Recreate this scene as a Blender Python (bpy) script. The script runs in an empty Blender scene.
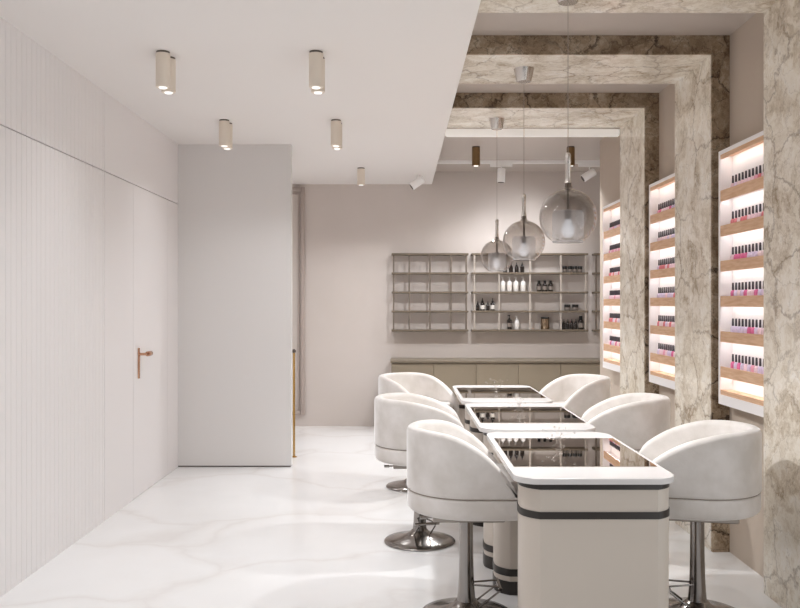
import bpy, bmesh, math, random
from mathutils import Vector, Matrix
random.seed(7)
PI = math.pi
scene = bpy.context.scene
COL = scene.collection

# ------------------------------------------------------------------ colour + material helpers
def lin(c):
    c = c / 255.0
    return c / 12.92 if c <= 0.04045 else ((c + 0.055) / 1.055) ** 2.4
def rgb(r, g, b): return (lin(r), lin(g), lin(b), 1.0)

def mat(name, col, rough=0.5, metal=0.0, spec=0.5, emis=None, estr=0.0, coat=0.0, sheen=0.0, trans=0.0, ior=1.45):
    m = bpy.data.materials.new(name); m.use_nodes = True
    p = m.node_tree.nodes['Principled BSDF']
    p.inputs['Base Color'].default_value = col
    p.inputs['Roughness'].default_value = rough
    p.inputs['Metallic'].default_value = metal
    p.inputs['Specular IOR Level'].default_value = spec
    p.inputs['Coat Weight'].default_value = coat
    p.inputs['Sheen Weight'].default_value = sheen; p.inputs['Sheen Roughness'].default_value = 0.35
    p.inputs['Transmission Weight'].default_value = trans
    p.inputs['IOR'].default_value = ior
    if emis:
        p.inputs['Emission Color'].default_value = emis
        p.inputs['Emission Strength'].default_value = estr
    return m

def nodes(m): return m.node_tree.nodes, m.node_tree.links, m.node_tree.nodes['Principled BSDF']

def add_noise_tint(m, c1, c2, scale=6.0, detail=6.0, bump=0.0, lo=0.35, hi=0.65, stretch=(1, 1, 1), world=True):
    """colour varies between c1 and c2 with a noise, optional fine bump"""
    n, l, p = nodes(m)
    if world:
        g = n.new('ShaderNodeNewGeometry'); src = g.outputs['Position']
    else:
        g = n.new('ShaderNodeTexCoord'); src = g.outputs['Object']
    mp = n.new('ShaderNodeMapping'); mp.inputs['Scale'].default_value = stretch
    l.new(src, mp.inputs['Vector'])
    t = n.new('ShaderNodeTexNoise'); t.inputs['Scale'].default_value = scale; t.inputs['Detail'].default_value = detail
    l.new(mp.outputs['Vector'], t.inputs['Vector'])
    r = n.new('ShaderNodeValToRGB')
    r.color_ramp.elements[0].position = lo; r.color_ramp.elements[0].color = c1
    r.color_ramp.elements[1].position = hi; r.color_ramp.elements[1].color = c2
    l.new(t.outputs['Fac'], r.inputs['Fac']); l.new(r.outputs['Color'], p.inputs['Base Color'])
    if bump:
        b = n.new('ShaderNodeBump'); b.inputs['Strength'].default_value = bump; b.inputs['Distance'].default_value = 0.004
        t2 = n.new('ShaderNodeTexNoise'); t2.inputs['Scale'].default_value = scale * 12
        l.new(src, t2.inputs['Vector']); l.new(t2.outputs['Fac'], b.inputs['Height']); l.new(b.outputs['Normal'], p.inputs['Normal'])

def marble_breccia(name, tones, vein, vs1, vs2, rough=0.16):
    m = mat(name, (1, 1, 1, 1), rough=rough, spec=0.6)
    n, l, p = nodes(m)
    g = n.new('ShaderNodeNewGeometry')
    mp = n.new('ShaderNodeMapping'); mp.inputs['Rotation'].default_value = (0.35, 0.5, 0.3)
    l.new(g.outputs['Position'], mp.inputs['Vector'])
    warp = n.new('ShaderNodeTexNoise'); warp.inputs['Scale'].default_value = 3.2; warp.inputs['Detail'].default_value = 8; warp.inputs['Roughness'].default_value = 0.65
    l.new(mp.outputs['Vector'], warp.inputs['Vector'])
    wa = n.new('ShaderNodeVectorMath'); wa.operation = 'MULTIPLY_ADD'
    wa.inputs[1].default_value = (0.7, 0.7, 0.7)
    l.new(warp.outputs['Color'], wa.inputs[0]); l.new(mp.outputs['Vector'], wa.inputs[2])
    # broad clouds
    cl = n.new('ShaderNodeTexNoise'); cl.inputs['Scale'].default_value = 5.0; cl.inputs['Detail'].default_value = 14; cl.inputs['Roughness'].default_value = 0.76
    l.new(wa.outputs['Vector'], cl.inputs['Vector'])
    r1 = n.new('ShaderNodeValToRGB'); e = r1.color_ramp.elements
    e[0].position = 0.30; e[0].color = rgb(*tones[0])
    e[1].position = 0.68; e[1].color = rgb(*tones[3])
    a = e.new(0.42); a.color = rgb(*tones[1])
    a = e.new(0.52); a.color = rgb(*tones[2])
    l.new(cl.outputs['Fac'], r1.inputs['Fac'])
    # veins: cell borders of two sizes
    def veins(scale, width, strength, warp_node):
        v = n.new('ShaderNodeTexVoronoi'); v.feature = 'DISTANCE_TO_EDGE'; v.inputs['Scale'].default_value = scale
        l.new(warp_node, v.inputs['Vector'])
        rr = n.new('ShaderNodeValToRGB')
        rr.color_ramp.elements[0].position = 0.0; rr.color_ramp.elements[0].color = (strength,) * 3 + (1,)
        rr.color_ramp.elements[1].position = width; rr.color_ramp.elements[1].color = (0, 0, 0, 1)
        l.new(v.outputs['Distance'], rr.inputs['Fac'])
        return rr.outputs['Color']
    wb = n.new('ShaderNodeVectorMath'); wb.operation = 'MULTIPLY_ADD'; wb.inputs[1].default_value = (0.34, 0.34, 0.34)
    l.new(warp.outputs['Color'], wb.inputs[0]); l.new(mp.outputs['Vector'], wb.inputs[2])
    v1 = veins(2.6, 0.03, vs1, wb.outputs['Vector'])
    v2 = veins(6.5, 0.022, vs2, wb.outputs['Vector'])
    msk = n.new('ShaderNodeTexNoise'); msk.inputs['Scale'].default_value = 1.7; msk.inputs['Detail'].default_value = 3
    l.new(mp.outputs['Vector'], msk.inputs['Vector'])
    mr = n.new('ShaderNodeValToRGB'); mr.color_ramp.elements[0].position = 0.36; mr.color_ramp.elements[1].position = 0.52
    l.new(msk.outputs['Fac'], mr.inputs['Fac'])
    mul = n.new('ShaderNodeMath'); mul.operation = 'MULTIPLY'
    l.new(v1, mul.inputs[0]); l.new(mr.outputs['Color'], mul.inputs[1])
    mx = n.new('ShaderNodeMath'); mx.operation = 'MAXIMUM'
    l.new(mul.outputs[0], mx.inputs[0]); l.new(v2, mx.inputs[1])
    mix = n.new('ShaderNodeMix'); mix.data_type = 'RGBA'
    l.new(mx.outputs[0], mix.inputs[0]); l.new(r1.outputs['Color'], mix.inputs[6]); mix.inputs[7].default_value = rgb(*vein)
    l.new(mix.outputs[2], p.inputs['Base Color'])
    return m

def floor_marble(name):
    m = mat(name, (1, 1, 1, 1), rough=0.16, spec=0.5)
    n, l, p = nodes(m)
    g = n.new('ShaderNodeNewGeometry')
    warp = n.new('ShaderNodeTexNoise'); warp.inputs['Scale'].default_value = 0.9; warp.inputs['Detail'].default_value = 6
    l.new(g.outputs['Position'], warp.inputs['Vector'])
    wa = n.new('ShaderNodeVectorMath'); wa.operation = 'MULTIPLY_ADD'; wa.inputs[1].default_value = (1.5, 1.5, 0)
    l.new(warp.outputs['Color'], wa.inputs[0]); l.new(g.outputs['Position'], wa.inputs[2])
    mp = n.new('ShaderNodeMapping'); mp.inputs['Rotation'].default_value = (0, 0, 0.55); mp.inputs['Scale'].default_value = (0.55, 1.25, 1)
    l.new(wa.outputs['Vector'], mp.inputs['Vector'])
    v = n.new('ShaderNodeTexVoronoi'); v.feature = 'DISTANCE_TO_EDGE'; v.inputs['Scale'].default_value = 0.85
    l.new(mp.outputs['Vector'], v.inputs['Vector'])
    r = n.new('ShaderNodeValToRGB'); e = r.color_ramp.elements
    e[0].position = 0.0; e[0].color = rgb(229, 227, 226)
    e[1].position = 0.06; e[1].color = rgb(238, 238, 238)
    a = e.new(0.02); a.color = rgb(234, 233, 232)
    l.new(v.outputs['Distance'], r.inputs['Fac'])
    cl = n.new('ShaderNodeTexNoise'); cl.inputs['Scale'].default_value = 0.8; cl.inputs['Detail'].default_value = 5
    l.new(g.outputs['Position'], cl.inputs['Vector'])
    r2 = n.new('ShaderNodeValToRGB')
    r2.color_ramp.elements[0].position = 0.35; r2.color_ramp.elements[0].color = rgb(247, 246, 245)
    r2.color_ramp.elements[1].position = 0.6; r2.color_ramp.elements[1].color = (1, 1, 1, 1)
    l.new(cl.outputs['Fac'], r2.inputs['Fac'])
    mix = n.new('ShaderNodeMix'); mix.data_type = 'RGBA'; mix.blend_type = 'MULTIPLY'; mix.inputs[0].default_value = 1
    l.new(r.outputs['Color'], mix.inputs[6]); l.new(r2.outputs['Color'], mix.inputs[7])
    l.new(mix.outputs[2], p.inputs['Base Color'])
    return m

def thin_glass(name, tint, gloss=0.12, blend=0.45, edge=False, rough=0.0, top_tint=None, z0=0, z1=1):
    """clear thin-walled glass: transparent + glossy by facing angle; optional smoky tint growing towards the top"""
    m = bpy.data.materials.new(name); m.use_nodes = True
    n, l = m.node_tree.nodes, m.node_tree.links
    n.clear()
    out = n.new('ShaderNodeOutputMaterial')
    tr = n.new('ShaderNodeBsdfTransparent'); tr.inputs['Color'].default_value = tint
    gl = n.new('ShaderNodeBsdfGlossy'); gl.inputs['Roughness'].default_value = rough; gl.inputs['Color'].default_value = (1, 1, 1, 1)
    lw = n.new('ShaderNodeLayerWeight'); lw.inputs['Blend'].default_value = blend
    ad = n.new('ShaderNodeMath'); ad.operation = 'ADD'; ad.inputs[1].default_value = gloss; ad.use_clamp = True
    pw = n.new('ShaderNodeMath'); pw.operation = 'POWER'; pw.inputs[1].default_value = 2.6
    l.new(lw.outputs['Facing'], pw.inputs[0]); l.new(pw.outputs[0], ad.inputs[0])
    mx = n.new('ShaderNodeMixShader')
    l.new(ad.outputs[0], mx.inputs[0]); l.new(tr.outputs[0], mx.inputs[1]); l.new(gl.outputs[0], mx.inputs[2])
    l.new(mx.outputs[0], out.inputs['Surface'])
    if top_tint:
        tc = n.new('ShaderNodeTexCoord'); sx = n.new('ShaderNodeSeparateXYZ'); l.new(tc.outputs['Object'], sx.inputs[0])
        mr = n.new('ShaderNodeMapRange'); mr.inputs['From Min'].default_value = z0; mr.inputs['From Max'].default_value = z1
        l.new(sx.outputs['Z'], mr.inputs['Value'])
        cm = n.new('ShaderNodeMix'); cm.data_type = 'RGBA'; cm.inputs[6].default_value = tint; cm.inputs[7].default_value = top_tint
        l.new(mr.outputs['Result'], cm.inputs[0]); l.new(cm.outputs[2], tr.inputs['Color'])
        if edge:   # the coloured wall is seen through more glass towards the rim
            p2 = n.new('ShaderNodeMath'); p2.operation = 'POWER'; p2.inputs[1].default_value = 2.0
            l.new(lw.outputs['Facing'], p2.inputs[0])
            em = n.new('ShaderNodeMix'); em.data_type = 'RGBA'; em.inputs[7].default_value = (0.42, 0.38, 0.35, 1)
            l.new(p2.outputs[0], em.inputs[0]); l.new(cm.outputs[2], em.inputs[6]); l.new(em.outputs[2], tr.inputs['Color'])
    return m

def frosted(name):
    m = bpy.data.materials.new(name); m.use_nodes = True
    n, l = m.node_tree.nodes, m.node_tree.links; n.clear()
    out = n.new('ShaderNodeOutputMaterial')
    tr = n.new('ShaderNodeBsdfTransparent'); tr.inputs['Color'].default_value = (0.92, 0.92, 0.93, 1)
    tl = n.new('ShaderNodeBsdfTranslucent'); tl.inputs['Color'].default_value = (0.9, 0.9, 0.92, 1)
    df = n.new('ShaderNodeBsdfDiffuse'); df.inputs['Color'].default_value = (0.9, 0.9, 0.92, 1)
    m1 = n.new('ShaderNodeMixShader'); m1.inputs[0].default_value = 0.5
    l.new(tl.outputs[0], m1.inputs[1]); l.new(df.outputs[0], m1.inputs[2])
    m2 = n.new('ShaderNodeMixShader'); m2.inputs[0].default_value = 0.30
    l.new(tr.outputs[0], m2.inputs[1]); l.new(m1.outputs[0], m2.inputs[2])
    l.new(m2.outputs[0], out.inputs['Surface'])
    return m

M = {}
M['wall_white'] = mat('white_wall_panel', rgb(236, 232, 231), 0.45, spec=0.35)
M['partition'] = mat('pale_grey_paint', rgb(224, 221, 219), 0.55, spec=0.3)
M['ceiling'] = mat('ceiling_paint', rgb(236, 232, 229), 0.7, spec=0.2)
M['ceiling_taupe'] = mat('satin_taupe_ceiling', rgb(192, 182, 174), 0.35, spec=0.4)
M['wall_taupe'] = mat('taupe_plaster', rgb(206, 197, 191), 0.65, spec=0.25)
add_noise_tint(M['wall_taupe'], rgb(204, 195, 188), rgb(209, 200, 194), 1.2, 4)
M['marble'] = marble_breccia('beige_breccia_marble', ((140, 120, 96), (206, 193, 174), (234, 226, 212), (250, 247, 241)), (112, 90, 66), 0.6, 0.36)
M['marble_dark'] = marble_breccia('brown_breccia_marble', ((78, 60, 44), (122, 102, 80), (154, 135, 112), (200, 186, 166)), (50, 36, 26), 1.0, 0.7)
M['floor'] = floor_marble('white_marble_floor')
M['wall_shaded'] = mat('shaded_taupe_plaster', rgb(192, 178, 164), 0.6, spec=0.25)  # taupe darkened for the shade that falls on the right wall
M['trim'] = mat('taupe_trim', rgb(178, 165, 157), 0.5)
M['white'] = mat('white_lacquer', rgb(240, 238, 236), 0.3, spec=0.4)
M['white_metal'] = mat('white_powder_coat', rgb(248, 247, 245), 0.4)
M['tabletop'] = mat('white_solid_surface', rgb(216, 213, 211), 0.25, spec=0.45)
M['mirror_glass'] = mat('bronze_mirror_glass', rgb(206, 197, 188), 0.015, metal=1.0)
M['beige'] = mat('beige_lacquer', rgb(204, 194, 183), 0.3, spec=0.4)
M['band'] = mat('dark_bronze_band', rgb(58, 54, 51), 0.35, metal=0.3)
M['velvet'] = mat('off_white_velvet', rgb(226, 221, 217), 0.85, spec=0.2, sheen=0.9)
add_noise_tint(M['velvet'], rgb(211, 205, 199), rgb(226, 221, 217), 9, 5, bump=0.12, world=False)
M['seam_shade'] = mat('seam_shadow', rgb(150, 138, 127), 0.85)  # darker tone paints the shadow gap along the chair seam
M['chrome'] = mat('dark_chrome', rgb(150, 145, 141), 0.16, metal=1.0)
M['steel'] = mat('brushed_steel', rgb(168, 160, 152), 0.3, metal=1.0)
M['bright_chrome'] = mat('bright_chrome', rgb(214, 208, 202), 0.22, metal=1.0)
M['brass'] = mat('brass', rgb(205, 166, 100), 0.22, metal=1.0)
M['bronze'] = mat('brushed_bronze', rgb(150, 124, 92), 0.28, metal=1.0)
M['copper'] = mat('rose_gold', rgb(205, 160, 132), 0.22, metal=1.0)
M['lamp_beige'] = mat('champagne_coat', rgb(230, 219, 205), 0.5, metal=0.0)
M['dark_gap'] = mat('shadow_collar', rgb(96, 86, 78), 0.6)
M['lens'] = mat('lamp_lens', (1, 1, 1, 1), 0.3, emis=(1, 0.95, 0.88, 1), estr=0.9)
M['shelf_metal'] = mat('taupe_shelf_metal', rgb(112, 100, 85), 0.45, metal=0.1)
M['post_light'] = mat('pale_shelf_post', rgb(172, 162, 152), 0.5, metal=0.0)
M['post_dark'] = mat('taupe_shelf_post', rgb(112, 100, 89), 0.45, metal=0.1)
M['cabinet'] = mat('olive_beige_laminate', rgb(140, 128, 110), 0.45, spec=0.35)
M['cab_top'] = mat('olive_beige_worktop', rgb(122, 111, 95), 0.4)
M['wood'] = mat('pale_oak', rgb(200, 158, 124), 0.5, spec=0.3)
add_noise_tint(M['wood'], rgb(212, 170, 136), rgb(228, 192, 160), 9, 6, stretch=(6, 1, 10))
M['display_white'] = mat('display_white', rgb(243, 240, 240), 0.5)
M['led'] = mat('led_strip', (1, 1, 1, 1), emis=(0.96, 0.97, 1, 1), estr=10.0)
M['linear'] = mat('white_linear_diffuser', rgb(245, 243, 240), 0.5, emis=(1, 0.97, 0.93, 1), estr=0.15)
M['cap'] = mat('charcoal_cap', rgb(66, 60, 66), 0.4)
M['dark_glass'] = mat('dark_brown_glass', rgb(38, 30, 26), 0.12, spec=0.6)
M['black'] = mat('black_plastic', rgb(26, 24, 23), 0.35)
M['white_bottle'] = mat('white_bottle', rgb(228, 224, 220), 0.35)
M['label_white'] = mat('label_white', rgb(222, 216, 208), 0.6)
M['label_grey'] = mat('label_grey', rgb(120, 110, 102), 0.6)
M['canister'] = mat('polished_gunmetal', rgb(160, 140, 118), 0.12, metal=1.0)
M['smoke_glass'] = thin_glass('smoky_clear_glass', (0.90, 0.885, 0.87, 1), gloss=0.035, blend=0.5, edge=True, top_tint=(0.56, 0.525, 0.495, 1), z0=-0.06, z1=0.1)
M['clear_glass'] = thin_glass('clear_glass', (0.985, 0.985, 0.985, 1), gloss=0.05, blend=0.4)
M['crystal'] = thin_glass('crystal_glass', (0.985, 0.985, 0.985, 1), gloss=0.3, blend=0.45)
M['pane'] = thin_glass('window_glass', (0.97, 0.98, 0.98, 1), gloss=0.03)
M['frosted'] = frosted('frosted_glass')
M['bulb'] = mat('glowing_bulb', (0.95, 0.96, 1, 1), 0.3, emis=(0.86, 0.93, 1, 1), estr=0.3)
M['socket'] = mat('grey_socket', rgb(120, 112, 106), 0.35, metal=0.6)
M['cord'] = mat('grey_cord', rgb(160, 150, 141), 0.5)
POLISH = [('pale pink', rgb(246, 218, 228)), ('rose pink', rgb(240, 176, 198)), ('lilac', rgb(228, 214, 238)),
          ('magenta', rgb(228, 120, 166)), ('blush', rgb(246, 224, 228)), ('coral red', rgb(232, 140, 148))]
POLM = [mat('polish_' + nm.replace(' ', '_'), c, 0.15, spec=0.6) for nm, c in POLISH]

# ------------------------------------------------------------------ mesh helpers
class MB:
    def __init__(self): self.bm = bmesh.new()
    def box(self, x0, x1, y0, y1, z0, z1, bevel=0.0, seg=2):
        vs = [self.bm.verts.new(p) for p in ((x0, y0, z0), (x1, y0, z0), (x1, y1, z0), (x0, y1, z0),
                                             (x0, y0, z1), (x1, y0, z1), (x1, y1, z1), (x0, y1, z1))]
        fs = [self.bm.faces.new([vs[i] for i in f]) for f in ((3, 2, 1, 0), (4, 5, 6, 7), (0, 1, 5, 4), (1, 2, 6, 5), (2, 3, 7, 6), (3, 0, 4, 7))]
        if bevel > 0:
            es = list({e for f in fs for e in f.edges})
            bmesh.ops.bevel(self.bm, geom=es, offset=bevel, segments=seg, profile=0.5, affect='EDGES')
        return self
    def lathe(self, prof, seg=32, c=(0, 0, 0), rot=None, cap0=True, cap1=True):
        """prof: list of (r, z) bottom to top"""
        rings = []
        for r, z in prof:
            ring = []
            for i in range(seg):
                a = 2 * PI * i / seg
                v = Vector((r * math.cos(a), r * math.sin(a), z))
                if rot: v = rot @ v
                ring.append(self.bm.verts.new(v + Vector(c)))
            rings.append(ring)
        for a, b in zip(rings, rings[1:]):
            for i in range(seg):
                j = (i + 1) % seg
                self.bm.faces.new((a[i], a[j], b[j], b[i]))
        if cap0: self.bm.faces.new(list(reversed(rings[0])))
        if cap1: self.bm.faces.new(rings[-1])
        return self
    def prism(self, pts, z0, z1, bevel=0.0, seg=2):
        lo = [self.bm.verts.new((x, y, z0)) for x, y in pts]; hi = [self.bm.verts.new((x, y, z1)) for x, y in pts]
        k = len(pts)
        fb = self.bm.faces.new(list(reversed(lo))); ft = self.bm.faces.new(hi)
        for i in range(k):
            j = (i + 1) % k
            self.bm.faces.new((lo[i], lo[j], hi[j], hi[i]))
        if bevel > 0:
            bmesh.ops.bevel(self.bm, geom=list(ft.edges) + list(fb.edges), offset=bevel, segments=seg, profile=0.5, affect='EDGES')
        return self
    def tube(self, pts, r, seg=10):
        pts = [Vector(p) for p in pts]
        rings = []
        up = Vector((0, 0, 1))
        for i, p in enumerate(pts):
            d = (pts[min(i + 1, len(pts) - 1)] - pts[max(i - 1, 0)]).normalized()
            u = d.cross(up)
            if u.length < 1e-3: u = d.cross(Vector((1, 0, 0)))
            u.normalize(); w = u.cross(d)
            rings.append([self.bm.verts.new(p + r * (math.cos(2 * PI * k / seg) * u + math.sin(2 * PI * k / seg) * w)) for k in range(seg)])
        for a, b in zip(rings, rings[1:]):
            for i in range(seg):
                j = (i + 1) % seg
                self.bm.faces.new((a[i], a[j], b[j], b[i]))
        self.bm.faces.new(list(reversed(rings[0]))); self.bm.faces.new(rings[-1])
        return self
    def ball(self, c, r, seg=12):
        prof = [(max(r * math.sin(PI * i / 8), 1e-4), -r * math.cos(PI * i / 8)) for i in range(9)]
        return self.lathe(prof, seg, c)
    def build(self, name, m, parent=None, loc=None, angle=35):
        bm = self.bm
        bmesh.ops.recalc_face_normals(bm, faces=bm.faces)
        lim = math.radians(angle)
        for e in bm.edges:
            if len(e.link_faces) == 2 and e.calc_face_angle(0) > lim: e.smooth = False
        for f in bm.faces: f.smooth = True
        me = bpy.data.meshes.new(name); bm.to_mesh(me); bm.free()
        me.materials.append(m)
        o = bpy.data.objects.new(name, me); COL.objects.link(o)
        if parent: o.parent = parent
        if loc: o.location = loc
        return o

def rounded_rect(x0, x1, y0, y1, r, seg=8):
    pts = []
    for cx, cy, a0 in ((x1 - r, y1 - r, 0), (x0 + r, y1 - r, 90), (x0 + r, y0 + r, 180), (x1 - r, y0 + r, 270)):
        for i in range(seg + 1):
            a = math.radians(a0 + 90 * i / seg)
            pts.append((cx + r * math.cos(a), cy + r * math.sin(a)))
    return pts

def tag(o, label, cat, group=None):
    o['label'] = label; o['category'] = cat
    if group: o['group'] = group
    return o
def thing(name, label, cat, loc=(0, 0, 0), rz=0.0, group=None):
    o = bpy.data.objects.new(name, None); COL.objects.link(o)
    o.empty_display_size = 0.1
    o.location = loc; o.rotation_euler = (0, 0, rz)
    return tag(o, label, cat, group)
def struct(name, mb, m, parent=None, angle=35):
    o = mb.build(name, m, parent, angle=angle)
    if parent is None: o['kind'] = 'structure'
    return o
KIDS = {}
def copy_tree(o, parent=None):
    c = o.copy(); COL.objects.link(c)
    if parent: c.parent = parent
    for ch in list(o.children): copy_tree(ch, c)
    return c
ORD = ['first', 'second', 'third', 'fourth', 'fifth', 'sixth', 'seventh', 'eighth', 'ninth', 'tenth', 'eleventh', 'twelfth', 'thirteenth']

# ------------------------------------------------------------------ the room (camera at the origin looking along +Y, metres)
CAM_H = 1.445
XL, XR, XRW = -1.968, 1.817, 1.92      # left wall, inner face of pillars, right wall
ZC, ZU, ZB = 2.86, 3.01, 2.90          # lowered ceiling, upper ceiling, beam underside
YB, YN = 10.05, -2.0
XS = 0.377                             # edge of the lowered ceiling

struct('floor', MB().box(XL - 0.15, 3.2, YN, YB + 0.1, -0.1, 0.0), M['floor'])
struct('ceiling', MB().box(XL - 0.15, XS, YN, YB + 0.1, ZC, ZU + 0.12), M['ceiling'])
struct('ceiling_right', MB().box(XS, 3.2, YN, YB + 0.1, ZU, ZU + 0.12), M['ceiling_taupe'])
# back wall
struct('wall_back', MB().box(XL, 3.0, YB, YB + 0.1, 0, ZU), M['wall_taupe'])
# framed moulding at its left end
fr = MB()
xa, xb, za, zb = -1.75, -1.122, 0.137, 2.826
for x0, x1, z0, z1 in ((xb - 0.05, xb, za, zb), (xa, xa + 0.05, za, zb), (xa + 0.05, xb - 0.05, zb - 0.05, zb), (xa + 0.05, xb - 0.05, za, za + 0.05)):
    fr.box(x0, x1, YB - 0.035, YB, z0, z1, 0.008)
for x0, x1, z0, z1 in ((xb - 0.085, xb - 0.068, za + 0.068, zb - 0.068), (xa + 0.068, xb - 0.085, zb - 0.085, zb - 0.068)):
    fr.box(x0, x1, YB - 0.018, YB, z0, z1, 0.004)
struct('trim_1', fr, M['trim'])

# left wall: fluted cladding, smooth far end, shadow groove at door height
lw = MB()
lw.box(XL - 0.12, XL - 0.022, YN, YB, 0, ZC)
pitch = 0.06
y = YN
while y < 5.66 - 1e-6:
    y2 = min(y + pitch, 5.66)
    for z0, z1 in ((0.0, 2.326), (2.333, ZC)):
        a = [(XL - 0.022, y), (XL - 0.022, y2), (XL - 0.004, y2), (XL, y2 - 0.004), (XL, y + 0.004), (XL - 0.004, y)]
        lw.prism(a, z0, z1)
    y = y2
for z0, z1 in ((0.0, 2.326), (2.333, ZC)):
    lw.box(XL - 0.022, XL, 5.663, 6.27, z0, z1)
    lw.box(XL - 0.022, XL, 7.2, YB, z0, z1)
lw.box(XL - 0.022, XL, 6.27, 7.2, 2.333, ZC)
struct('wall_left', lw, M['wall_white'], angle=20)
d = struct('door_1', MB().box(XL - 0.02, XL, 6.2725, 7.1975, 0.003, 2.326), M['wall_white'])
hp = MB().box(XL, XL + 0.012, 6.375, 6.40, 0.885, 1.115, 0.003).build('handle_plate', M['copper'], d)
h = MB()
h.tube([(XL + 0.008, 6.388, 1.068), (XL + 0.06, 6.388, 1.068)], 0.010, 12)
h.tube([(XL + 0.058, 6.380, 1.068), (XL + 0.058, 6.43, 1.068)], 0.008, 12)
h.lathe([(0.017, 0), (0.019, 0.004), (0.019, 0.085), (0.016, 0.09)], 16, (XL + 0.058, 6.425, 1.068), Matrix.Rotation(-PI / 2, 3, 'X'))
h.build('door_handle', M['copper'], d)

# partition standing out from the left wall
struct('wall_middle', MB().box(XL, -0.966, 7.535, 7.63, 0.012, ZC), M['partition'])
struct('shadow_gap_middle', MB().box(XL, -0.972, 7.541, 7.624, 0.0, 0.012), M['dark_gap'])  # dark strip painted in for the shade line at the partition's foot

# right wall, with an unseen shop window added for light beside the camera, and the recess beyond it
struct('wall_right', MB().box(XRW, XRW + 0.12, 3.3, 8.16, 0, ZU).box(XRW, XRW + 0.12, YN, 3.3, 2.75, ZU).box(XRW, XRW + 0.12, YN, 3.3, 0, 0.12).box(XRW, XRW + 0.12, YN, -1.5, 0.12, 2.75), M['wall_shaded'])
struct('wall_return', MB().box(XRW + 0.12, 3.0, 8.04, 8.16, 0, ZU), M['wall_taupe'])
struct('wall_far_right', MB().box(3.0, 3.1, 8.04, YB + 0.1, 0, ZU), M['wall_taupe'])
struct('wall_front', MB().box(XL - 0.15, 3.2, YN - 0.1, YN, 2.45, ZU + 0.12).box(XL - 0.15, -1.6, YN - 0.1, YN, 0, 2.45).box(1.5, 3.2, YN - 0.1, YN, 0, 2.45), M['wall_taupe'])
w = MB()
for y0, y1, z0, z1 in ((-1.5, -1.44, .12, 2.75), (0.0, .05, .12, 2.75), (1.6, 1.65, .12, 2.75), (3.24, 3.3, .12, 2.75)):
    w.box(XRW + 0.03, XRW + 0.09, y0, y1, z0, z1)
w.box(XRW + 0.03, XRW + 0.09, -1.44, 3.24, .12, .18).box(XRW + 0.03, XRW + 0.09, -1.44, 3.24, 2.69, 2.75)
win = struct('unseen_window_1', w, M['white_metal'])
MB().box(XRW + 0.055, XRW + 0.061, -1.44, 3.24, .18, 2.69).build('pane', M['pane'], win)

# ------------------------------------------------------------------ marble portals (pillar + beam)
PORT = [(3.58, 4.25), (4.95, 5.62), (6.30, 7.02)]
PN = ['nearest', 'middle', 'farthest']
for i, (y0, y1) in enumerate(PORT):
    t = thing('marble_portal', ['beige veined marble pillar and beam nearest the camera, cut by the right edge',
                                'beige veined marble pillar and beam between the nearest and middle lit displays',
                                'beige veined marble pillar and beam farthest back, before the farthest lit display'][i],
              'portal frame', (XR, y0, 0), 0, 'marble portals along the right wall')
    MB().box(0, XRW - XR, 0.02, y1 - y0, 0, ZU, 0.002, 1).build('pillar', M['marble'], t)
    MB().box(XS - XR, 0, 0.02, y1 - y0, ZB, ZU, 0.002, 1).build('beam', M['marble'], t)
    fm = MB().prism([(0, 0), (0, ZB), (XS - XR, ZB), (XS - XR, ZU), (XRW - XR, ZU), (XRW - XR, 0)], -0.0198, 0)
    for v in fm.bm.verts: v.co = Vector((v.co.x, v.co.z + 0.0198, v.co.y))
    fs = fm.build('front_slab', M['marble_dark'], t); fs['label'] = 'darker brown marble front slab'

# white linear light under the far edge of the last beam
M['linear_h'] = mat('white_linear_profile', rgb(246, 244, 241), 0.5, emis=(1, 0.97, 0.93, 1), estr=0.22)
t = thing('linear_light', 'long white linear light bar under the farthest marble beam', 'light', (XS, 7.0202, 2.832))
MB().box(0, XR - XS, 0, 0.05, 0.006, 0.06, 0.003, 1).build('housing', M['linear_h'], t)
MB().box(0.01, XR - XS - 0.01, 0.006, 0.044, 0.0, 0.008).build('diffuser', M['linear'], t)

# ------------------------------------------------------------------ lit polish displays between the pillars
polish_protos = []
for (nm, c), pm in zip(POLISH, POLM):
    r = bpy.data.objects.new('polish_bottle', None)
    b = MB().lathe([(0.008, 0), (0.0125, 0.002), (0.0135, 0.012), (0.0135, 0.052), (0.011, 0.061), (0.006, 0.067)], 10)
    c_ = MB().lathe([(0.0066, 0.067), (0.0066, 0.07), (0.0055, 0.107), (0.0042, 0.109)], 10)
    polish_protos.append((r, b.build('bottle_body', pm), c_.build('cap', M['cap'])))
first_used = [False] * len(POLISH)
def put_polish(k, loc, label):
    r, b, c = polish_protos[k]
    if first_used[k]:
        r2 = r.copy(); b2 = b.copy(); c2 = c.copy()
    else:
        r2, b2, c2 = r, b, c; first_used[k] = True
    if r2.name not in COL.objects: COL.objects.link(r2)
    for o in (b2, c2):
        if o.name not in COL.objects: COL.objects.link(o)
        o.parent = r2
    r2.location = loc
    tag(r2, label, 'nail polish', 'polish bottles in the lit wall displays')

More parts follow.
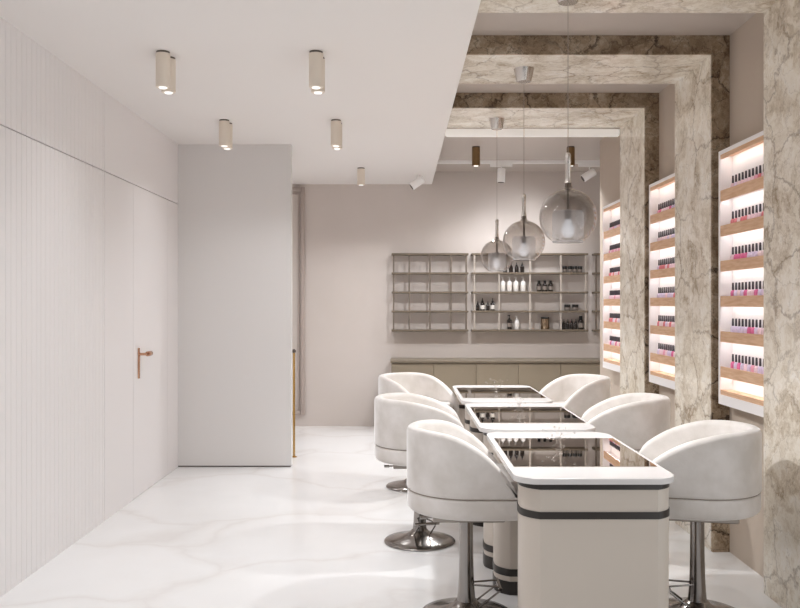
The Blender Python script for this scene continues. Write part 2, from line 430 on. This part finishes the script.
XU = 1.836
UNITS = [(4.262, 4.90), (5.632, 6.27), (7.032, 7.70)]
RP = random.Random(3)
for i, (y0, y1) in enumerate(UNITS):
    L = y1 - y0; D = XRW - XU
    u = thing('polish_display', ['tall lit white polish display with oak ledges beside the nearest marble pillar',
                                 'tall lit white polish display with oak ledges between the two farther marble pillars',
                                 'tall lit white polish display with oak ledges beyond the farthest marble pillar'][i],
              'display shelf', (XU, y0, 0), 0, 'lit polish displays on the right wall')
    zb, zt = 0.872, 2.322
    f = MB()
    e = 0.022
    f.box(0, D, 0, e, zb, zt).box(0, D, L - e, L, zb, zt)
    f.box(0, D, e, L - e, zt - e, zt).box(0, D, e, L - e, zb, zb + 0.055)
    f.box(D - 0.012, D, e, L - e, zb + 0.055, zt - e)
    f.build('frame', M['display_white'], u)
    MB().box(0.003, D - 0.013, e, L - e, zt - e - 0.008, zt - e).box(0.003, 0.015, e, L - e, zt - e - 0.024, zt - e - 0.0079).build('oak_header', M['wood'], u)
    MB().box(0.004, D - 0.013, e, L - e, zb + 0.055, zb + 0.082).build('oak_sill', M['wood'], u)
    MB().box(0.018, 0.030, e + 0.02, L - e - 0.02, zt - e - 0.0108, zt - e - 0.0082).build('led_strip', M['led'], u)
    for k in range(6):
        zl = 2.094 - k * 0.2014
        s = MB().box(0.016, D - 0.0125, e, L - e, zl - 0.048, zl - 0.034).build('shelf', M['display_white'], u)
        MB().box(0.003, 0.015, e, L - e, zl - 0.060, zl).build('oak_ledge', M['wood'], s)
        MB().box(0.018, 0.030, e + 0.02, L - e - 0.02, zl - 0.0505, zl - 0.0482).build('led_strip', M['led'], s)
        n_b = 11
        base = RP.randrange(6)
        for j in range(n_b):
            yy = y1 - 0.10 - j * 0.0455
            if yy < y0 + 0.05: break
            kk = RP.choice([base, base, (base + 1) % 6, RP.randrange(6), 0, 2])
            put_polish(kk, (XU + 0.044, yy, zl - 0.0338),
                       '%s polish bottle, %s from far end, %s ledge from top of %s lit display' % (POLISH[kk][0], ORD[j], ORD[k], PN[i]))

# ------------------------------------------------------------------ shelves on the back wall
YSF = 9.92
SH_Z = [2.027, 1.803, 1.580, 1.357, 1.135]
def px(x, D=YSF): return (x - 400) * D / 850.0
def rack(label, x0, x1, posts, pm):
    t = thing('wall_rack', label, 'shelf', (px(x0), YSF, 0), 0, 'wall racks on the back wall')
    ox = px(x0)
    for z in SH_Z:
        MB().box(0, px(x1) - ox, 0, 0.1295, z - 0.012, z + 0.012, 0.003, 1).build('shelf', M['shelf_metal'], t)
    for p in posts:
        xx = px(p) - ox
        MB().box(xx - 0.009, xx + 0.009, 0.004, 0.022, SH_Z[-1] + 0.012, SH_Z[0] - 0.012).build('post', pm, t)
    return t
rack('empty taupe wall rack with dark posts, left of the bottle rack', 391.6, 468.6, [393.6, 409.2, 430, 451, 466.3], M['post_dark'])
rack('taupe wall rack with pale posts holding bottles and jars', 471.7, 588.4, [474.5, 499.3, 530.1, 560.9, 585.8], M['post_light'])
rack('taupe wall rack partly hidden behind the farthest lit display', 594.2, 700, [596.4, 625, 655, 685, 697.5], M['post_dark'])

def bottle(name, label, cat, x_px, row, h, r, kind, group):
    z = SH_Z[row] + 0.0122
    t = thing(name, label, cat, (px(x_px), YSF + 0.066, z), 0, group)
    if kind == 'dropper':
        MB().lathe([(r * .9, 0), (r, .004), (r, h * .55), (r * .8, h * .62), (r * .42, h * .67)], 14).build('bottle_body', M['dark_glass'], t)
        MB().lathe([(r * .5, h * .67), (r * .5, h * .78), (r * .22, h * .8), (r * .2, h * .97), (r * .1, h)], 10).build('dropper_cap', M['black'], t)
    elif kind == 'label_dropper':
        MB().lathe([(r * .9, 0), (r, .004), (r, h * .52), (r * .8, h * .6), (r * .42, h * .66)], 14).build('bottle_body', M['dark_glass'], t)
        MB().lathe([(r * 1.02, h * .1), (r * 1.02, h * .42)], 14).build('paper_label', M['label_white'], t)
        MB().lathe([(r * .5, h * .66), (r * .5, h * .76), (r * .24, h * .8), (r * .2, h * .97), (r * .1, h)], 10).build('dropper_cap', M['black'], t)
    elif kind in ('pump_white', 'pump_dark'):
        bm_, cm_ = (M['white_bottle'], M['white_bottle']) if kind == 'pump_white' else (M['dark_glass'], M['black'])
        MB().lathe([(r * .92, 0), (r, .005), (r, h * .6), (r * .85, h * .67), (r * .4, h * .72)], 16).build('bottle_body', bm_, t)
        p_ = MB().lathe([(r * .38, h * .72), (r * .38, h * .8), (r * .15, h * .81), (r * .15, h * .93)], 10)
        p_.box(-r * .75, r * .25, -r * .2, r * .2, h * .93, h)
        p_.build('pump', cm_, t)
        MB().lathe([(r * 1.02, h * .18), (r * 1.02, h * .45)], 16).build('paper_label', M['label_white'] if kind == 'pump_white' else M['label_grey'], t)
    elif kind == 'wide':
        MB().lathe([(r * .92, 0), (r, .005), (r, h * .6), (r * .8, h * .7), (r * .5, h * .75)], 16).build('bottle_body', M['dark_glass'], t)
        MB().lathe([(r * .58, h * .75), (r * .58, h * .98), (r * .5, h)], 12).build('cap', M['black'], t)
        MB().lathe([(r * 1.02, h * .14), (r * 1.02, h * .48)], 16).build('paper_label', M['label_grey'], t)
    elif kind == 'jar':
        MB().lathe([(r * .93, 0), (r, .004), (r, h * .62)], 16).build('jar_body', M['dark_glass'], t)
        MB().lathe([(r * 1.04, h * .62), (r * 1.04, h * .96), (r * .98, h)], 16).build('lid', M['black'], t)
        MB().lathe([(r * 1.02, h * .12), (r * 1.02, h * .5)], 16).build('paper_label', M['label_grey'], t)
    elif kind == 'canister':
        MB().lathe([(r * .96, 0), (r, .004), (r, h * .86)], 24).build('canister_body', M['canister'], t)
        MB().lathe([(r * 1.02, h * .86), (r * 1.02, h * .97), (r * .95, h)], 24).build('lid', M['black'], t)
    return t
for j, x in enumerate([505.8, 511.6, 517.4, 523.0]):
    bottle('dropper_bottle', 'dark dropper bottle on top shelf, %s from left of four' % ORD[j], 'bottle', x, 1, .118, .024, 'dropper', 'dark dropper bottles on the top shelf')
for j, x in enumerate([565.8, 571, 576, 581.2]):
    bottle('cosmetic_jar', 'small dark jar on top shelf, %s from left of four' % ORD[j], 'jar', x, 1, .075, .027, 'jar', 'dark jars on the top shelf')
for j, x in enumerate([503.5, 510.2, 516.7, 523.9]):
    bottle('pump_bottle', 'white pump bottle on second shelf, %s from left of four' % ORD[j], 'bottle', x, 2, .172, .029, 'pump_white', 'white pump bottles on the second shelf')
for j, x in enumerate([539.9, 545.7, 551.7]):
    bottle('capped_bottle', 'dark capped bottle on second shelf, %s from left of three' % ORD[j], 'bottle', x, 2, .128, .029, 'wide', 'dark capped bottles on the second shelf')
for j, (x, big) in enumerate([(478.3, 0), (483.0, 1), (488.5, 0), (493.2, 1)]):
    bottle('dropper_bottle', ('tall dark dropper bottle with white label on third shelf, %s' if big else 'short dark dropper bottle on third shelf, %s') % ('left one of two' if j < 2 else 'right one of two'),
           'bottle', x, 3, .146 if big else .108, .026 if big else .021, 'label_dropper' if big else 'dropper', 'dropper bottles on the third shelf')
for j, x in enumerate([568.3, 576.4]):
    bottle('cosmetic_jar', 'dark lidded jar on third shelf, %s of two' % ['left', 'right'][j], 'jar', x, 3, .07, .036, 'jar', 'dark jars on the third shelf')
bottle('pump_bottle', 'dark pump bottle beside a white one on bottom shelf', 'bottle', 510.2, 4, .168, .029, 'pump_dark', 'pump bottles on the bottom shelf')
bottle('pump_bottle', 'white pump bottle beside a dark one on bottom shelf', 'bottle', 517.6, 4, .158, .027, 'pump_white', 'pump bottles on the bottom shelf')
bottle('metal_canister', 'shiny metal canister with dark lid on bottom shelf', 'canister', 546, 4, .145, .05, 'canister', None)
for j, x in enumerate([564.9, 569, 573, 577]):
    bottle('dropper_bottle', 'small dark dropper bottle on bottom shelf, %s from left of four' % ORD[j], 'bottle', x, 4, .122, .021, 'dropper', 'small dropper bottles on the bottom shelf')
bottle('capped_bottle', 'largest dark bottle at right end of bottom shelf', 'bottle', 582, 4, .158, .032, 'wide', None)

# ------------------------------------------------------------------ low cabinets under the racks
cw = 0.4755
for k in range(5):
    x0 = -0.097 + k * cw
    t = thing('base_cabinet', ['olive beige low cabinet at the left end of the row, behind left chairs',
                               'olive beige low cabinet, second from left along the back wall',
                               'olive beige low cabinet, third from left along the back wall',
                               'olive beige low cabinet, fourth from left along the back wall',
                               'olive beige low cabinet, rightmost one showing along the back wall'][k], 'cabinet', (x0, 9.55, 0), 0, 'low cabinets along the back wall')
    MB().box(0, cw, 0.02, 0.5, 0.08, 0.785).box(0, cw, 0.06, 0.5, 0, 0.05).build('carcass', M['cabinet'], t)
    MB().box(0.002, cw - 0.002, 0.0, 0.019, 0.085, 0.775, 0.002, 1).build('door', M['cabinet'], t)
tag(MB().box(-0.107, 3.0, 9.535, YB, 0.785, 0.81, 0.003, 1).build('worktop', M['cab_top']), 'long thin olive worktop over the low cabinets', 'worktop')

# ------------------------------------------------------------------ manicure tables
TX0, TX1 = 0.449, 1.084
def make_table():
    t = bpy.data.objects.new('manicure_table', None); COL.objects.link(t)
    W = TX1 - TX0; L = 1.215
    def soft_rect(x0, x1, y0, y1, cx, cy):
        pts = []
        def corner(px_, py_, sx, sy, first):
            # long side tangent, creased at the short side
            A = (px_, py_ + sy * cy); Bc = (px_, py_ + sy * cy * 0.36); C_ = (px_ + sx * cx, py_)
            seq = []
            for i in range(9):
                q = i / 8
                seq.append(((1 - q) ** 2 * A[0] + 2 * q * (1 - q) * Bc[0] + q * q * C_[0], (1 - q) ** 2 * A[1] + 2 * q * (1 - q) * Bc[1] + q * q * C_[1]))
            return seq if first else seq[::-1]
        pts += corner(x0, y0, 1, 1, True) + corner(x1, y0, -1, 1, False) + corner(x1, y1, -1, -1, True) + corner(x0, y1, 1, -1, False)
        return pts
    MB().prism(soft_rect(0, W, 0, L, 0.075, 0.10), 0.747, 0.770, 0.003).build('tabletop', M['tabletop'], t)
    MB().prism(rounded_rect(0.022, W - 0.018, 0.238, L - 0.238, 0.004, 2), 0.7702, 0.7735, 0.0006, 1).build('glass_inset', M['mirror_glass'], t)
    def outline(y0, y1, off):
        return soft_rect(0.030 - off, W - 0.010 + off, y0 - off, y1 + off, 0.068 + off * 0.6, 0.105 + off * 0.6)
    for y0, y1 in ((0.03, 0.275), (L - 0.275, L - 0.03)):
        c = MB().prism(outline(y0, y1, 0), 0.0, 0.747).build('pedestal', M['beige'], t, angle=18)
        for z0, z1 in ((0.0, 0.066), (0.092, 0.128), (0.607, 0.635), (0.722, 0.7465)):
            MB().prism(outline(y0, y1, 0.003), z0, z1).build('trim_band', M['band'], c)
    return t
T_Y = [3.28, 4.575, 5.855]
tb = make_table()
for i, y in enumerate(T_Y):
    o = tb if i == 0 else copy_tree(tb)
    o.location = (TX0 - (0, 0.013, 0.018)[i], y, 0)
    tag(o, ['white manicure table with dark glass inset, nearest the camera', 'white manicure table with dark glass inset, middle one of three',
            'white manicure table with dark glass inset, farthest one near the cabinets'][i], 'table', 'manicure tables in a row')

# sprays of clear beads standing on the glass
def make_spray(seed):
    R = random.Random(seed)
    t = bpy.data.objects.new('crystal_spray', None); COL.objects.link(t)
    MB().lathe([(0.03, 0), (0.032, 0.004), (0.012, 0.012), (0.010, 0.03), (0.016, 0.045)], 16).build('glass_base', M['clear_glass'], t)
    st = MB(); be = MB()
    for k in range(13):
        a = R.uniform(0, 2 * PI); rr = R.uniform(0.02, 0.11); hh = R.uniform(0.035, 0.085)
        e = Vector((rr * math.cos(a), rr * math.sin(a), hh))
        st.tube([(0, 0, 0.03), (e.x * .4, e.y * .4, hh * .8), e], 0.0011, 5)
        be.ball(e, R.uniform(0.003, 0.0055), 8)
    st.build('stems', M['clear_glass'], t); be.build('beads', M['crystal'], t)
    return t
for i, (x, y) in enumerate([(0.745, 4.0), (0.745, 5.33), (0.745, 6.6)]):
    o = make_spray(20 + i); o.location = (x, y, 0.7737)
    tag(o, 'clear glass bead spray on the %s manicure table' % PN[i], 'ornament', 'glass ornaments on the tables')

# ------------------------------------------------------------------ tub chairs on chrome pedestals
R0, TH = 0.276, 0.052
ZS, ZTOP = 0.612, 0.886
def tub_mesh(coef, power, tip=0.265):
    mb = MB(); bm = mb.bm
    # centre-line stations of the outer face: (point, inward normal, distance from the nearer tip)
    st = []
    na, ns = 40, 14
    for i in range(ns + 1):
        f = 1 - (1 - i / ns) ** 1.0
        st.append((Vector((tip * (1 - f), -R0)), Vector((0, 1)), tip * f))
    for i in range(1, na):
        a = -PI / 2 - PI * i / na
        st.append((Vector((R0 * math.cos(a), R0 * math.sin(a))), Vector((-math.cos(a), -math.sin(a))), 1.0))
    for i in range(ns + 1):
        f = i / ns
        st.append((Vector((tip * f, R0)), Vector((0, -1)), tip * (1 - f)))
    rings = []
    for p, nrm, d in st:
        zt = ZTOP - coef * max(0, p.x + R0) ** power
        k = 1.0
        if d < 0.055:
            q = max(0.0, 1 - d / 0.055)
            k = max(0.12, math.sqrt(max(0, 1 - q * q)))
            zt -= 0.045 * q * q
        th = TH * k; o0 = (TH - th) / 2
        r = th / 2
        zb = ZS - 0.012
        prof = [(o0 + 0.006, zb), (o0 + 0.001, zb + 0.006), (o0, zb + 0.012), (o0, zb + (zt - zb) * .4), (o0, zb + (zt - zb) * .7), (o0, zt - r)]
        for j in range(1, 8):
            a = PI - PI * j / 8
            prof.append((o0 + r + r * math.cos(a), zt - r + r * math.sin(a)))
        prof += [(o0 + th, zt - r), (o0 + th, zb + (zt - zb) * .5), (o0 + th, zb)]
        rings.append([bm.verts.new((p.x + nrm.x * o, p.y + nrm.y * o, z)) for o, z in prof])
    k = len(rings[0])
    for a, b in zip(rings, rings[1:]):
        for i in range(k):
            j = (i + 1) % k
            bm.faces.new((a[i], a[j], b[j], b[i]))
    bm.faces.new(rings[0]); bm.faces.new(list(reversed(rings[-1])))
    return mb
def d_outline(off, tip):
    r = R0 - off
    pts = []
    fr_ = 0.07
    for i in range(7):
        a = math.radians(-90 + 90 * i / 6); pts.append((tip - fr_ + fr_ * math.cos(a), -r + fr_ + fr_ * math.sin(a)))
    for i in range(7):
        a = math.radians(90 * i / 6); pts.append((tip - fr_ + fr_ * math.cos(a), r - fr_ + fr_ * math.sin(a)))
    for i in range(37):
        a = PI / 2 + PI * i / 36; pts.append((r * math.cos(a), r * math.sin(a)))
    return pts
def make_chair(coef, power, foot_rot):
    t = bpy.data.objects.new('tub_chair', None); COL.objects.link(t)
    sb = MB()
    rings = []
    for off, z in ((0.06, 0.4995), (0.036, 0.5005), (0.020, 0.505), (0.010, 0.512), (0.005, 0.522), (0.003, 0.533), (0.003, ZS - 0.028), (0.0045, ZS - 0.021), (0.009, ZS - 0.0175), (0.03, ZS - 0.0165)):
        rings.append([sb.bm.verts.new((x, y, z)) for x, y in d_outline(off, 0.265 - off)])
    for a, b in zip(rings, rings[1:]):
        for i in range(len(a)):
            j = (i + 1) % len(a); sb.bm.faces.new((a[i], a[j], b[j], b[i]))
    sb.bm.faces.new(list(reversed(rings[0]))); sb.bm.faces.new(rings[-1])
    sb.build('seat_base', M['velvet'], t, angle=60)
    MB().prism(d_outline(0.007, 0.255), ZS - 0.0165, ZS - 0.0115).build('seam_shadow', M['seam_shade'], t)
    MB().prism(d_outline(TH + 0.003, 0.262), ZS - 0.003, 0.665, 0.022, 4).build('seat_cushion', M['velvet'], t, angle=60)
    tub_mesh(coef, power).build('backrest', M['velvet'], t, angle=50)
    MB().box(-0.16, 0.16, -0.16, 0.16, 0.472, 0.4995, 0.004, 1).build('mounting_plate', M['steel'], t)
    lv = MB().tube([(0.0, -0.02, 0.466), (-0.19, -0.03, 0.464)], 0.005, 8).tube([(-0.185, -0.03, 0.464), (-0.215, -0.031, 0.463)], 0.0085, 10)
    lv.build('height_lever', M['chrome'], t)
    MB().lathe([(0.05, 0.048), (0.043, 0.075), (0.0385, 0.12), (0.0345, 0.2), (0.0325, 0.28), (0.0315, 0.38), (0.0315, 0.4735)], 28).build('column', M['chrome'], t)
    MB().lathe([(0.20, 0.0), (0.214, 0.003), (0.216, 0.008), (0.21, 0.014), (0.17, 0.024), (0.12, 0.035), (0.085, 0.046), (0.06, 0.060), (0.048, 0.074)], 48).build('base', M['chrome'], t, angle=50)
    f = MB()
    for s in (-1, 1):
        f.tube([(0.025, s * 0.02, 0.15), (0.15, s * 0.05, 0.150), (0.158, s * 0.05, 0.142), (0.152, s * 0.05, 0.132), (0.055, s * 0.05, 0.058)], 0.0045, 8)
    f.tube([(0.15, -0.075, 0.145), (0.15, 0.075, 0.145)], 0.0085, 10)
    fo = f.build('footrest', M['chrome'], t)
    fo.rotation_euler = (0, 0, foot_rot)
    return t
CH = [  # x, y, facing, foot rotation, coef, label
    (0.307, 3.94, 0, 0.0, 2.4, 3.0, 'off white velvet tub chair left of the nearest table'),
    (0.120, 5.17, 0, -1.3, 0.9, 3.0, 'off white velvet tub chair left of the middle table'),
    (0.105, 6.72, math.radians(-40), -0.5, 1.4, 3.0, 'off white velvet tub chair left of the farthest table'),
    (1.378, 3.94, PI - math.radians(13), 0.2, 1.1, 3.0, 'off white velvet tub chair right of the nearest table'),
    (1.365, 5.20, PI - math.radians(11), 0.3, 1.1, 3.0, 'off white velvet tub chair right of the middle table'),
    (1.350, 6.60, PI + math.radians(16), 0.2, 1.6, 3.0, 'off white velvet tub chair right of the farthest table'),
]
for x, y, a, fr_, cf, pw_, lab in CH:
    o = make_chair(cf, pw_, fr_)
    o.location = (x, y, 0); o.rotation_euler = (0, 0, a)
    tag(o, lab, 'chair', 'velvet tub chairs at the manicure tables')

# ------------------------------------------------------------------ glass pendants over the tables
def make_pendant(zc, ztop):
    """origin at the globe's centre height; zc = globe centre, ztop = underside it hangs from"""
    t = bpy.data.objects.new('pendant_lamp', None); COL.objects.link(t)
    R = 0.130
    prof = []
    a0 = math.radians(-63); a1 = math.radians(77)
    for i in range(25):
        a = a0 + (a1 - a0) * i / 24
        prof.append((R * math.cos(a), R * math.sin(a)))
    prof += [(0.0235, 0.1305), (0.0195, 0.136), (0.0172, 0.145), (0.0165, 0.156)]
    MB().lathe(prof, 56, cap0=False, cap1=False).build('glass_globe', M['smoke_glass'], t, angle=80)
    MB().lathe([(0.066, -0.116), (0.071, -0.112), (0.071, 0.015), (0.064, 0.028), (0.012, 0.030)], 40, cap0=False, cap1=False).build('frosted_diffuser', M['frosted'], t, angle=60)
    MB().lathe([(0.012, -0.092), (0.022, -0.083), (0.0285, -0.066), (0.0285, -0.054), (0.022, -0.034), (0.0145, -0.018), (0.0135, -0.008)], 24).build('bulb', M['bulb'], t, angle=60)
    MB().lathe([(0.0155, -0.010), (0.0155, 0.030), (0.0155, 0.034), (0.006, 0.036), (0.006, 0.16)], 20).build('socket', M['socket'], t)
    MB().lathe([(0.0168, 0.1555), (0.0138, 0.17), (0.0125, 0.195), (0.0120, 0.245)], 24).build('neck_sleeve', M['bright_chrome'], t)
    MB().lathe([(0.0125, 0.245), (0.0135, 0.25), (0.0135, 0.285), (0.010, 0.292), (0.004, 0.296)], 20).build('neck_cap', M['bright_chrome'], t)
    h = ztop - zc
    MB().tube([(0, 0, 0.294), (0, 0, h - 0.075)], 0.0016, 8).build('cord', M['cord'], t)
    MB().lathe([(0.042, h - 0.08), (0.045, h - 0.077), (0.062, h - 0.006), (0.064, h - 0.0005)], 32).build('ceiling_canopy', M['bright_chrome'], t)
    return t
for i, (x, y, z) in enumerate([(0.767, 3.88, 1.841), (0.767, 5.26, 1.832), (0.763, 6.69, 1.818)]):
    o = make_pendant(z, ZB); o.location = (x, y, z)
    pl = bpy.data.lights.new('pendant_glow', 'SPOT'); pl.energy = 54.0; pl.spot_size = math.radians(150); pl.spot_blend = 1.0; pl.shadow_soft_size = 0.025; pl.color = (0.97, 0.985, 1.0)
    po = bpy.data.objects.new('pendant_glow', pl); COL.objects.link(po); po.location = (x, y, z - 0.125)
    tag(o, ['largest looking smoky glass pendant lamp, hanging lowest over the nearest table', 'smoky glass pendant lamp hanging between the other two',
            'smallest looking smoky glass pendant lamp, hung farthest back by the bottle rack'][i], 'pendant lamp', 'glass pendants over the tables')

# ------------------------------------------------------------------ ceiling downlights
def cyl_body(parent, dx, dy, m, r=0.04, h=0.2):
    b = MB().lathe([(r * .93, -h), (r, -h + 0.003), (r, -0.011)], 28, (dx, dy, 0)).build('lamp_body', m, parent)
    MB().lathe([(r * .93, -0.0112), (r * .93, 0)], 24, (dx, dy, 0)).build('collar', M['dark_gap'], parent)
    MB().lathe([(r * .5, -h - 0.005), (r * .6, -h + 0.0005)], 24, (dx, dy, 0)).build('lens', M['lens'], parent)
def lamp(x, y, z, w, size=0.05, col=(0.95, 0.967, 1.0), spread=140):
    ld = bpy.data.lights.new('downlight_lamp', 'AREA'); ld.shape = 'DISK'; ld.size = size
    ld.energy = w; ld.color = col; ld.spread = math.radians(spread)
    lo = bpy.data.objects.new('downlight_lamp', ld); COL.objects.link(lo); lo.location = (x, y, z)
    return lo
W_DL = 13.0
tw = [(-1.330, 4.77, 'beige twin cylinder ceiling downlight at upper left, near the fluted wall'),
      (-0.471, 4.77, 'beige twin cylinder ceiling downlight nearest the camera, right of its pair'),
      (-1.352, 6.54, 'beige twin cylinder ceiling downlight above the pale partition'),
      (-0.492, 6.54, 'beige twin cylinder ceiling downlight right of the partition top'),
      (-0.405, 8.84, 'beige ceiling downlight farthest back, beside the white spotlight')]
for x, y, lab in tw:
    t = thing('ceiling_downlight', lab, 'ceiling light', (x, y, ZC), 0, 'beige ceiling downlights')
    cyl_body(t, 0, 0, M['lamp_beige'], h=0.2 if y < 8 else 0.178)
    if y < 8: cyl_body(t, 0, 0.115, M['lamp_beige'])
    lamp(x, y + (0.05 if y < 8 else 0), ZC - 0.216, 8.0 if y > 8 else (2.2 if x < -1 else 7.5), 0.05)
lamp(-1.45, 8.75, ZC - 0.02, 4.5, 0.05)  # unseen lamp added behind the partition to brighten the back wall there
for x, lab in ((0.757, 'bronze cylinder ceiling downlight left of the big pendant, by the track'), (1.699, 'bronze cylinder ceiling downlight behind the neck of the big pendant')):
    t = thing('bronze_downlight', lab, 'ceiling light', (x, 8.46, ZU), 0, 'bronze ceiling downlights')
    cyl_body(t, 0, 0, M['bronze'], r=0.041, h=0.19)
    lamp(x, 8.46, ZU - 0.206, 26.0 if x < 1 else 9.0, 0.05, spread=150 if x < 1 else 120)

# track with spotlights in the far bay
t = thing('light_track', 'white ceiling light track across the far bay', 'light track', (XS, 9.27, ZU))
MB().box(0, 2.3, -0.018, 0.018, -0.034, 0, 0.002, 1).build('rail', M['white_metal'], t)
def spot(label, x, y, z, adapt, tilt, yaw):
    s = thing('track_spotlight', label, 'spotlight', (x, y, z), 0, 'white spotlights')
    if adapt: MB().box(-0.12, 0.12, -0.017, 0.017, -0.034, 0, 0.003, 1).build('adapter', M['white_metal'], s)
    dz = -0.034 if adapt else 0.0
    MB().lathe([(0.007, -0.075), (0.007, 0.0)], 12, (0, 0, dz)).build('stem', M['white_metal'], s)
    rot = Matrix.Rotation(yaw, 3, 'Z') @ Matrix.Rotation(tilt, 3, 'Y')
    c = Vector((0, 0, dz - 0.085))
    MB().lathe([(0.040, -0.085), (0.043, -0.08), (0.043, 0.06), (0.036, 0.068)], 24, c, rot).build('lamp_head', M['white_metal'], s)
    MB().lathe([(0.034, -0.0875), (0.034, -0.084)], 20, c, rot).build('lens', M['dark_gap'], s)
    return s
def beam_lamp(loc, aim, e, cone=95):
    ld = bpy.data.lights.new('spotlight_lamp', 'SPOT'); ld.energy = e; ld.spot_size = math.radians(cone); ld.spot_blend = 1.0
    ld.shadow_soft_size = 0.12; ld.color = (0.95, 0.967, 1.0)
    o = bpy.data.objects.new('spotlight_lamp', ld); COL.objects.link(o); o.location = loc
    o.rotation_euler = (Vector(aim) - Vector(loc)).to_track_quat('-Z', 'Y').to_euler()
beam_lamp((1.105, 9.27, 2.78), (1.105, 9.75, 0), 50, 145)
beam_lamp((1.95, 9.27, 2.82), (0.9, 9.8, 0.9), 55, 140)
beam_lamp((0.11, 9.3, 2.70), (-0.6, 9.8, 0.4), 8)
spot('white track spotlight pointing straight down, nearer the bronze downlight', 1.105, 9.27, ZU - 0.0343, True, 0.05, 0)
spot('white track spotlight tilted to the left, beside the right wall', 2.065, 9.27, ZU - 0.0343, True, math.radians(58), 0)
spot('white tilted spotlight on the lowered ceiling by its far corner', 0.195, 9.3, ZC, False, math.radians(55), PI * 0.02)

# slim brass post at the partition's free edge
t = thing('brass_post', 'slim brass post behind the free edge of the pale partition', 'post', (-1.0, 8.02, 0))
MB().lathe([(0.03, 0), (0.03, 0.006), (0.012, 0.012), (0.0105, 0.03), (0.0105, 0.985)], 16).build('shaft', M['brass'], t)
MB().ball((0, 0, 1.0), 0.02, 14).build('knob', M['dark_gap'], t)

# ------------------------------------------------------------------ light
w = bpy.data.worlds.new('World'); scene.world = w; w.use_nodes = True
bg = w.node_tree.nodes['Background']; bg.inputs['Color'].default_value = (0.94, 0.965, 1.0, 1); bg.inputs['Strength'].default_value = 0.35
def area(name, loc, rot, sx, sy, e, col, spread=180):
    ld = bpy.data.lights.new(name, 'AREA'); ld.shape = 'RECTANGLE'; ld.size = sx; ld.size_y = sy; ld.energy = e; ld.color = col
    ld.spread = math.radians(spread)
    o = bpy.data.objects.new(name, ld); COL.objects.link(o); o.location = loc; o.rotation_euler = rot
    return o
area('unseen_window_light', (XRW + 0.3, 0.9, 1.45), (0, PI / 2, 0), 2.5, 4.6, 42, (0.95, 0.97, 1.0))  # added lamp shining in through the unseen shop window
# unseen lamps added as fill beside and behind the camera, without fixtures
for x in (-1.33, -0.47):
    for y in (3.0, 1.2, -0.6):
        lamp(x, y, ZC - 0.02, (9.0 if x > -1 else 3.0) if y > 2 else (3.0 if x > -1 else 1.5), 0.12)

# ------------------------------------------------------------------ camera + view
cd = bpy.data.cameras.new('Camera'); cam = bpy.data.objects.new('Camera', cd); COL.objects.link(cam)
cam.location = (0, 0, CAM_H); cam.rotation_euler = (PI / 2, 0, 0)
cd.sensor_width = 36; cd.lens = 850 / 800 * 36; cd.clip_start = 0.05
scene.camera = cam
vs = scene.view_settings
scene.display_settings.display_device = 'sRGB'
vs.view_transform = 'Standard'; vs.look = 'None'; vs.exposure = 0.02; vs.gamma = 1.0; vs.use_curve_mapping = False
scene.cycles.max_bounces = 14; scene.cycles.diffuse_bounces = 8; scene.cycles.glossy_bounces = 6; scene.cycles.transparent_max_bounces = 16
